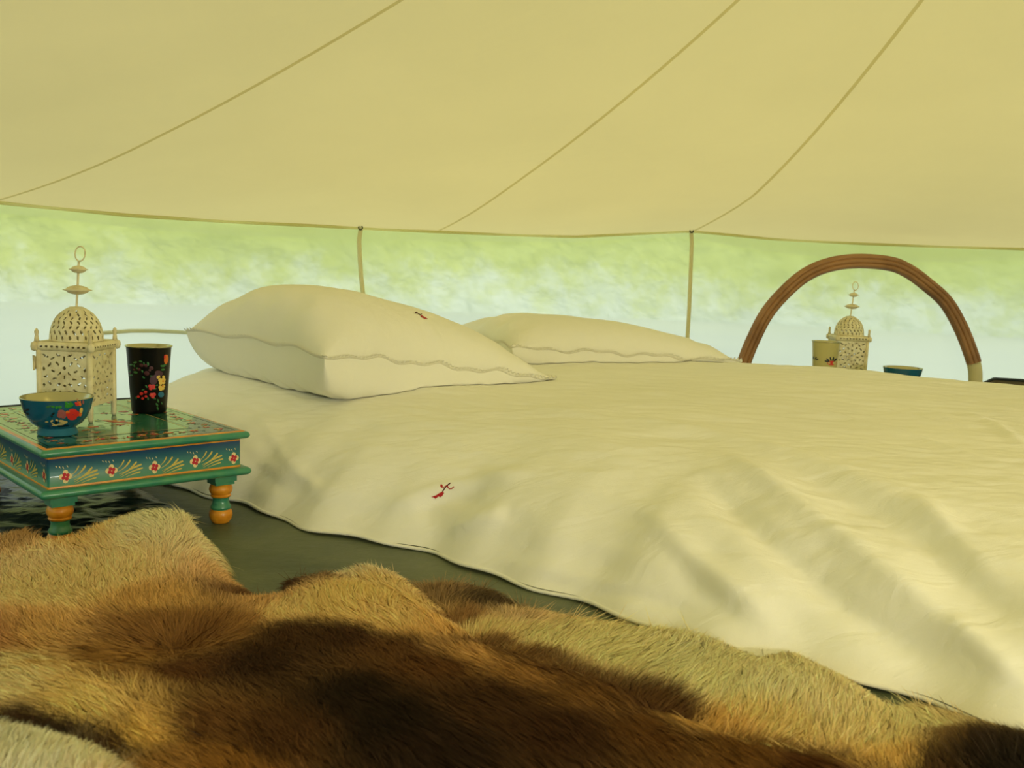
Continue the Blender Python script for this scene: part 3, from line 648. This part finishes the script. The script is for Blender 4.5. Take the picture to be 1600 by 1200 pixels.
for x, y, r in ((395,505,34),(452,440,28),(330,405,26),(300,455,22),(385,410,24),(240,460,16),(190,500,14),(430,470,18)): it.append((x, y, r, r*.8, .4, 6))
for x, y, r in ((435,665,24),(475,668,26),(445,695,24),(480,690,16),(455,775,28),(485,770,24),(470,800,22),(380,740,21),(330,760,22),(385,795,18),(292,797,19),(345,820,18),(180,790,9)): it.append((x, y, r, r*.9, 0, 0))
for x, y, r in ((560,590,26),(600,585,26),(600,620,22),(565,625,24),(560,680,24),(600,665,20),(590,695,20),(565,705,20),(532,555,18),(545,545,14),(600,550,18)): it.append((x, y, r, r, 0, 1))
for x, y, r in ((595,604,13),(592,664,11),(455,775,8)): it.append((x, y, r, r, 0, 2))
it += [(570, 770, 36, 36, 0, 5), (632, 330, 26, 62, .1, 2), (618, 300, 14, 30, .1, 0)]
paint_on(lathe_bvh(TUMB[:6], tl), tl, it, 8, 180, 520, tm)
bo = bowl('blue enamel bowl with painted flowers at the front of the painted table')
pb = atz(80, 682, TH); bl = np.array([pb[0], pb[1]+.022, TH+.0006]); bo.location = bl
it = [(955,360,55,32,.3,10),(975,385,50,28,-.4,10),(925,400,34,24,.5,10),(830,410,28,22,0,10),(785,415,20,24,.3,10),(735,405,26,14,.2,10),(670,405,34,16,-.3,3),(700,395,20,10,0,3),
      (855,480,52,34,.2,7),(830,520,40,40,0,7),(880,520,44,48,0,7),(1010,470,60,38,0,0),(960,510,48,38,0,0),(1060,500,46,42,.3,0),(1000,550,66,38,0,0),(940,480,30,22,0,2),(1075,345,38,50,.2,0),(1095,330,26,26,0,2),(1055,310,24,18,0,2),(1110,370,18,26,0,2),
      (1125,455,22,42,.2,1),(1115,510,20,30,.3,2),(860,605,48,20,.2,9),(905,620,34,18,-.3,9),(840,645,60,14,-.1,9),(790,590,22,14,.5,9),(720,600,22,14,-.5,9),(650,612,24,10,0,9),(760,660,40,10,0,9),(740,640,26,9,.4,9),
      (370,450,44,17,-.3,8),(385,500,26,13,.4,8),(345,480,18,9,.5,8),(740,500,26,14,-.6,8),(720,535,18,12,.5,8),(840,330,30,12,0,8),(780,620,18,20,0,8),(880,670,80,10,-.1,8),(1150,340,14,30,0,7)]
paint_on(lathe_bvh(BOWL[3:10], bl), bl, it, 8.889, 0, 590, bo)
tm2 = tumbler('cream enamel tumbler with painted red flowers, beside the distant lantern beyond the bed', M_cenam)
p_ = aty(1290, 548, 2.86); t2l = np.array([p_[0], 2.86, TH2+.0006]); tm2.location = t2l
it = [(318, 835, 26, 22, 0, 0), (490, 845, 46, 22, 0, 0)]+[(318+34*math.cos(a), 820+26*math.sin(a), 16, 6, a, 8) for a in (-.4, -1.0, -1.6, -2.2, -2.8)]+[(490+50*math.cos(a), 835+30*math.sin(a), 22, 8, a, 8) for a in (-.3, -.8, -1.3, -1.8, -2.4, -2.9)]
paint_on(lathe_bvh(TUMB[:6], t2l), t2l, it, 6.154, 1220, 430, tm2)
bo2 = bowl('dark enamel bowl beyond the bed, only its rim showing right of the distant lantern')
p_ = aty(1410, 583, 2.80); bo2.location = (p_[0], 2.80, TH2+.0006)

# ------------------------------------------------------------------ brown hoop
M_wood = mat('brown_bentwood', lin(165, 119, 74), .6, var=(9, lin(130, 90, 52), .4, .65), bump=(40, .4, .004))
M_tip = mat('cream_hoop_tip', lin(200, 188, 135), .6)
hp = [(1150,610),(1163,565),(1178,528),(1198,490),(1225,458),(1258,430),(1295,414),(1340,408),(1390,412),(1420,424),(1450,446),(1478,472),(1500,510),(1516,550),(1523,575),(1524,600)]
H = [aty(x, y, 3.10) for x, y in hp]
H = [np.array([H[0][0]-.02, 3.10, .0])]+H+[np.array([H[-1][0]+.01, 3.10, .0])]
Q = []
for i in range(len(H)-1):
    p0, p1, p2_, p3 = H[max(i-1, 0)], H[i], H[i+1], H[min(i+2, len(H)-1)]
    for t in np.linspace(0, 1, 8, endpoint=False): Q.append(.5*((2*p1)+(-p0+p2_)*t+(2*p0-5*p1+4*p2_-p3)*t*t+(-p0+3*p1-3*p2_+p3)*t**3))
Q = np.array(Q); Q = np.vstack([Q, H[-1]])
hoop = empty('bentwood_hoop', (H[0][0], 3.10, 0), label='tall arched brown hoop standing beyond the bed, framing the distant lantern', cat='hoop')
cut = int(len(Q)*.865); off0 = np.array([H[0][0], 3.10, 0])
mb = MB(); mb.tube(Q[:cut]-off0, .0235, 14, flat=.7, upv=(0, 1, 0))
for s_, rr in ((-.0125, .0078), (.001, .0085), (.0130, .0070)):   # the ribs that run along it
    pts = []
    for i in range(cut):
        t = Q[min(i+1, cut-1)]-Q[max(i-1, 0)]; t /= np.linalg.norm(t); nn = np.cross(t, [0, 1, 0]); pts.append(Q[i]+nn*s_+np.array([0, -.0125, 0])-off0)
    mb.tube(pts, rr, 8, upv=(0, 1, 0))
mb.build('bow', M_wood, hoop)
mb = MB(); mb.tube(Q[cut-1:]-off0, .0225, 14, flat=.7, upv=(0, 1, 0)); mb.build('end_sleeve', M_tip, hoop)

# ------------------------------------------------------------------ crinkled sheet, the shade under the table put into its dark colour
M_plastic = mat('table_shade_plastic', lin(30, 42, 42), .28, spec=.6, bump=(14, .5, .02))
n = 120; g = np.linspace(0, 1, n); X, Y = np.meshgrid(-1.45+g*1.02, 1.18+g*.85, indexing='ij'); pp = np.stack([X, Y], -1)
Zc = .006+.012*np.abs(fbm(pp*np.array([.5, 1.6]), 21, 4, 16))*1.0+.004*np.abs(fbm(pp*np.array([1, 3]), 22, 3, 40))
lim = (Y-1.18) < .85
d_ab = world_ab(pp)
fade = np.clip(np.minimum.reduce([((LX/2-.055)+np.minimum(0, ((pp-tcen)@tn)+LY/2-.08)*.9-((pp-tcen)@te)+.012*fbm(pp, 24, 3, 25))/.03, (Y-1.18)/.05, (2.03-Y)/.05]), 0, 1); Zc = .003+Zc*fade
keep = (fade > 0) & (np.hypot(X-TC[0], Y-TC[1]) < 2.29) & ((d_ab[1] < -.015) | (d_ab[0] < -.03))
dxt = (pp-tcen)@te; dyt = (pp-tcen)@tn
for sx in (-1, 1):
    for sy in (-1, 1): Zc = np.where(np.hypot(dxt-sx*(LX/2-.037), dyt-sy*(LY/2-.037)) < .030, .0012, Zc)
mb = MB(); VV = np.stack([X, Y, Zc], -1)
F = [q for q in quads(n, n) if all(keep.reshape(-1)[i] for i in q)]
mb.add(VV.reshape(-1, 3), F); tag(mb.build('plastic_sheet', M_plastic), 'crinkled plastic sheet with shade in its dark colour, lying under the painted table', 'plastic sheet')

# ------------------------------------------------------------------ fur
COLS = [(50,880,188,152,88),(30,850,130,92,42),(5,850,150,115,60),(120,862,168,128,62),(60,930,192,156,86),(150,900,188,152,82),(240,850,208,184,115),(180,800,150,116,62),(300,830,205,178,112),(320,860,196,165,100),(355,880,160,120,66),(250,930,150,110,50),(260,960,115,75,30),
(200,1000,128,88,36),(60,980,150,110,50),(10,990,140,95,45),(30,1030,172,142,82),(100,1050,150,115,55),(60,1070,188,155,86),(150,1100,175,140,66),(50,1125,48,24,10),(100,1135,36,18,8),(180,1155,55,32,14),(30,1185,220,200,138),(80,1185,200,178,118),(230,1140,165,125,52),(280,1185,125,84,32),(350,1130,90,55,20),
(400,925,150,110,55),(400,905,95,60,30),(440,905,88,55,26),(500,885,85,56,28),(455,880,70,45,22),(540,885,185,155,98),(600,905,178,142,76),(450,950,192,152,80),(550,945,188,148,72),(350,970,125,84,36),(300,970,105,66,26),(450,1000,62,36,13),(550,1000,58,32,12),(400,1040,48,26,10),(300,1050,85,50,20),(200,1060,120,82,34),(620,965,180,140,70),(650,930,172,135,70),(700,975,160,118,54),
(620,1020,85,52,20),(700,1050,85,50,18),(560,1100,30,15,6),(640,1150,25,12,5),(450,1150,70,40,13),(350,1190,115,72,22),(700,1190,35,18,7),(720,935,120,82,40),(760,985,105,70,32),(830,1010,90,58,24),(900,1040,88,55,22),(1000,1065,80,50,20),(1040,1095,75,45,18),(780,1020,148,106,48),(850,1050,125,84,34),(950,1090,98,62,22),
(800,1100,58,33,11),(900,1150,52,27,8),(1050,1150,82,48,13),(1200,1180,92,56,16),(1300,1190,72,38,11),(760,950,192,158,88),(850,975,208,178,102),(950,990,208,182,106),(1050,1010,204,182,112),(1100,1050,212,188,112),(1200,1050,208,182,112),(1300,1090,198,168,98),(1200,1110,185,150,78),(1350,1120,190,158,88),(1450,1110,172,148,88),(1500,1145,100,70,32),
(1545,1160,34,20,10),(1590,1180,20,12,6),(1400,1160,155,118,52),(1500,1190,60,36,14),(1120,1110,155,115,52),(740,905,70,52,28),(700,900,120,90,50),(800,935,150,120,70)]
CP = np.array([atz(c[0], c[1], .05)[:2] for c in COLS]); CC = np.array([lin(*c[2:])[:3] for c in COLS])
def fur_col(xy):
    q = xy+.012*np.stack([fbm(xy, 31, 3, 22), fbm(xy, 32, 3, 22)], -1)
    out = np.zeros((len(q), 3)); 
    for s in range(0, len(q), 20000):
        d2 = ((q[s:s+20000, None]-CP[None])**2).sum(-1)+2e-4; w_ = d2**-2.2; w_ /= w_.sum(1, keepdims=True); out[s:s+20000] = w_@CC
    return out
def inside(poly, xy):
    r = np.zeros(len(xy), bool); n = len(poly)
    for i in range(n):
        a, b = poly[i], poly[(i+1) % n]; c = (a[1] > xy[:, 1]) != (b[1] > xy[:, 1])
        r ^= c & (xy[:, 0] < (b[0]-a[0])*(xy[:, 1]-a[1])/(b[1]-a[1]+1e-12)+a[0])
    return r
def edge_dist(poly, xy):
    best = np.full(len(xy), 9.)
    for i in range(len(poly)):
        a, b = poly[i], poly[(i+1) % len(poly)]; d = b-a; t = np.clip(((xy-a)@d)/(d@d+1e-12), 0, 1); best = np.minimum(best, np.linalg.norm(xy-(a+t[:, None]*d), axis=1))
    return best
M_skin = mat('hide_skin', lin(120, 90, 55), .9)
def fur_mat():
    m = bpy.data.materials.new('fur'); m.use_nodes = True; nt = m.node_tree; N = nt.nodes; L = nt.links; N.remove(N['Principled BSDF'])
    a = N.new('ShaderNodeAttribute'); a.attribute_name = 'col'; d = N.new('ShaderNodeBsdfDiffuse'); t = N.new('ShaderNodeBsdfTranslucent'); g = N.new('ShaderNodeBsdfGlossy'); g.inputs['Roughness'].default_value = .45; g.inputs[0].default_value = (.6, .55, .45, 1)
    x = N.new('ShaderNodeMixShader'); x.inputs[0].default_value = .15; y = N.new('ShaderNodeMixShader'); y.inputs[0].default_value = .03
    L.new(a.outputs['Color'], d.inputs[0]); L.new(a.outputs['Color'], t.inputs[0]); L.new(d.outputs[0], x.inputs[1]); L.new(t.outputs[0], x.inputs[2]); L.new(x.outputs[0], y.inputs[1]); L.new(g.outputs[0], y.inputs[2]); L.new(y.outputs[0], N['Material Output'].inputs[0]); return m
M_fur = fur_mat()
def hide(px, hf, label, dens, seed, flow, length=.034, base=.0):
    poly = np.array([atz(x, y, .03)[:2] if y < 5000 else (0, 0) for x, y in px]); r = np.random.default_rng(seed)
    lo, hi = poly.min(0), poly.max(0); st = .010
    xs = np.arange(lo[0]-st, hi[0]+st, st); ys = np.arange(lo[1]-st, hi[1]+st, st); X, Y = np.meshgrid(xs, ys, indexing='ij'); q = np.stack([X, Y], -1).reshape(-1, 2)
    ins = inside(poly, q)
    def height(p): e = edge_dist(poly, p); return base+.004+hf(p)*np.clip(e/.05, 0, 1)**.7
    Zt = height(q).reshape(X.shape); I = ins.reshape(X.shape); mb = MB(); nX, nY = X.shape
    F = [f for f in quads(nX, nY) if ins[f[0]] and ins[f[1]] and ins[f[2]] and ins[f[3]]]
    used = sorted(set(i for f in F for i in f)); mp = {a: b for b, a in enumerate(used)}
    V = np.stack([X, Y, Zt], -1).reshape(-1, 3)[used]
    mb.add(V, [tuple(mp[i] for i in f) for f in F]); root = mb.build('reindeer_hide', M_skin); tag(root, label, 'animal hide', group='reindeer hides on the tent floor')
    N_ = int(dens*(hi-lo).prod()); p = lo+r.random((N_, 2))*(hi-lo); p = p[inside(poly, p)]; N_ = len(p)
    h = height(p); e_ = .004; gx = (height(p+[e_, 0])-h)/e_; gy = (height(p+[0, e_])-h)/e_
    nrm = np.stack([-gx, -gy, np.ones(N_)], -1); nrm /= np.linalg.norm(nrm, axis=1, keepdims=True)
    fl = flow(p)+.45*np.stack([fbm(p, seed+50, 3, 30), fbm(p, seed+51, 3, 30)], -1)+.22*r.normal(size=(N_, 2))
    # near the rim the hair spills outwards
    cen = poly.mean(0); e = edge_dist(poly, p)
    ga = (edge_dist(poly, p+[.004, 0])-e)/.004; gb_ = (edge_dist(poly, p+[0, .004])-e)/.004
    fl = fl-np.stack([ga, gb_], -1)*np.clip(1-e/.035, 0, 1)[:, None]*1.1
    f3 = np.concatenate([fl, np.zeros((N_, 1))], 1); f3 -= (f3*nrm).sum(1, keepdims=True)*nrm; f3 /= (np.linalg.norm(f3, axis=1, keepdims=True)+1e-9)
    ln = length*(.65+.5*r.random(N_))*(1+.25*fbm(p, seed+9, 2, 15)); lift = .26+.18*r.random(N_)+.16*fbm(p, seed+60, 3, 25)
    root_p = np.concatenate([p, h[:, None]], 1); wd = (.00027+.00018*r.random(N_))
    sd = np.cross(f3, nrm)*.75+r.normal(size=(N_, 3))*.5; sd /= np.linalg.norm(sd, axis=1, keepdims=True)
    pts = []
    for k_, t in enumerate((0, .35, .7, 1.0)):
        li = lift*(1-.55*t); pts.append(root_p+ln[:, None]*t*(f3*np.cos(li)[:, None]+nrm*np.sin(li)[:, None]*(1-.15*t)))
    VV = np.empty((N_, 7, 3))
    for k_ in range(3):
        ww = wd*(1, 1.1, .75)[k_]; VV[:, 2*k_] = pts[k_]-sd*ww[:, None]; VV[:, 2*k_+1] = pts[k_]+sd*ww[:, None]
    VV[:, 6] = pts[3]
    me = bpy.data.meshes.new('fur'); nv = N_*7; me.vertices.add(nv); me.vertices.foreach_set('co', VV.reshape(-1))
    b = (np.arange(N_)*7)[:, None]; quad = np.concatenate([b+[0, 1, 3, 2], b+[2, 3, 5, 4]], 1).reshape(N_, 8); tri = b+[4, 5, 6]
    loops = np.concatenate([quad, tri], 1).reshape(-1); me.loops.add(len(loops)); me.loops.foreach_set('vertex_index', loops.astype(np.int32))
    tot = np.tile([4, 4, 3], N_); stt = np.concatenate([[0], np.cumsum(tot)[:-1]]); me.polygons.add(len(tot)); me.polygons.foreach_set('loop_start', stt.astype(np.int32)); me.polygons.foreach_set('loop_total', tot.astype(np.int32))
    me.polygons.foreach_set('use_smooth', np.ones(len(tot), bool)); me.update(calc_edges=True); me.validate()
    nn = nrm[:, None]+.25*r.normal(size=(N_, 1, 3))+np.zeros((N_, 7, 3)); nn /= np.linalg.norm(nn, axis=2, keepdims=True)
    me.normals_split_custom_set_from_vertices(nn.reshape(-1, 3))
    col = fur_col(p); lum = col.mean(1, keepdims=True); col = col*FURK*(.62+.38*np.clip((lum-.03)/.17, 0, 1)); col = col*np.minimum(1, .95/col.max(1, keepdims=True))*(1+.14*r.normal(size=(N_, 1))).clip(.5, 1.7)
    ramp = np.array([.95, .95, 1.0, 1.0, 1.05, 1.05, 1.12])
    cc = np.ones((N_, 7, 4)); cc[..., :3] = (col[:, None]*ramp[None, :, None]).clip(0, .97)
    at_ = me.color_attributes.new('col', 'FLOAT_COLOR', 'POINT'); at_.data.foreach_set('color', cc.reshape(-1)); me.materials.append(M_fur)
    o = bpy.data.objects.new('fur', me); C.objects.link(o); o.parent = root; o['kind'] = 'stuff'
    return root
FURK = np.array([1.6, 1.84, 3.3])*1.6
def bumpf(cx, cy, z0, sx, sy, h, rot=0):
    c = atz(cx, cy, z0)[:2]
    def f(p): d = p-c; x = d[:, 0]*math.cos(rot)+d[:, 1]*math.sin(rot); y = -d[:, 0]*math.sin(rot)+d[:, 1]*math.cos(rot); return h*np.exp(-(x/sx)**2-(y/sy)**2)
    return f
bumps = [bumpf(245, 850, .05, .11, .10, .052), bumpf(60, 860, .04, .08, .05, .022), bumpf(30, 950, .05, .10, .05, .012), bumpf(560, 940, .04, .22, .05, .012, -.5), bumpf(650, 1100, .04, .2, .12, .010), bumpf(120, 1080, .04, .14, .04, .02, -.3), bumpf(270, 1000, .04, .05, .05, -.014)]
def hA(p): return .020+sum(b(p) for b in bumps)+.006*fbm(p, 77, 2, 9)
def hB(p): return .014+.004*fbm(p, 78, 2, 9)+bumpf(1230, 1060, .04, .12, .07, .012)(p)+bumpf(1560, 1160, .04, .06, .05, .02)(p)
def hC(p): return .030+.004*fbm(p, 79, 2, 9)
def flowA(p):
    c = atz(265, 985, .04)[:2]; d = p-c; rr = np.linalg.norm(d, axis=1, keepdims=True); whorl = d/(rr+.03)*np.exp(-(rr/.12)**2)*1.4
    return np.array([-.55, .75])+whorl+np.stack([.25*np.sin(p[:, 1]*6), .1*np.cos(p[:, 0]*7)], -1)
flowB = lambda p: np.array([.25, .95])+np.stack([.3*np.sin(p[:, 0]*9), np.zeros(len(p))], -1)
PA = [(-120,850),(0,848),(60,842),(112,868),(122,850),(150,818),(200,806),(250,806),(300,822),(338,856),(358,896),(400,924),(445,926),(455,895),(500,900),(560,882),(620,890),(690,945),(760,1000),(830,1020),(1000,1078),(1050,1112),(1200,1158),(1330,1182),(1440,1230),(1440,1330),(-160,1330)]
PB = [(640,900),(700,893),(760,900),(800,925),(900,945),(1050,966),(1140,985),(1185,1010),(1230,990),(1330,1035),(1395,1080),(1440,1072),(1500,1088),(1600,1115),(1720,1145),(1750,1330),(1300,1330),(1000,1200),(750,1060)]
PC = [(-160,1150),(0,1150),(80,1160),(150,1185),(210,1225),(250,1330),(-160,1330)]
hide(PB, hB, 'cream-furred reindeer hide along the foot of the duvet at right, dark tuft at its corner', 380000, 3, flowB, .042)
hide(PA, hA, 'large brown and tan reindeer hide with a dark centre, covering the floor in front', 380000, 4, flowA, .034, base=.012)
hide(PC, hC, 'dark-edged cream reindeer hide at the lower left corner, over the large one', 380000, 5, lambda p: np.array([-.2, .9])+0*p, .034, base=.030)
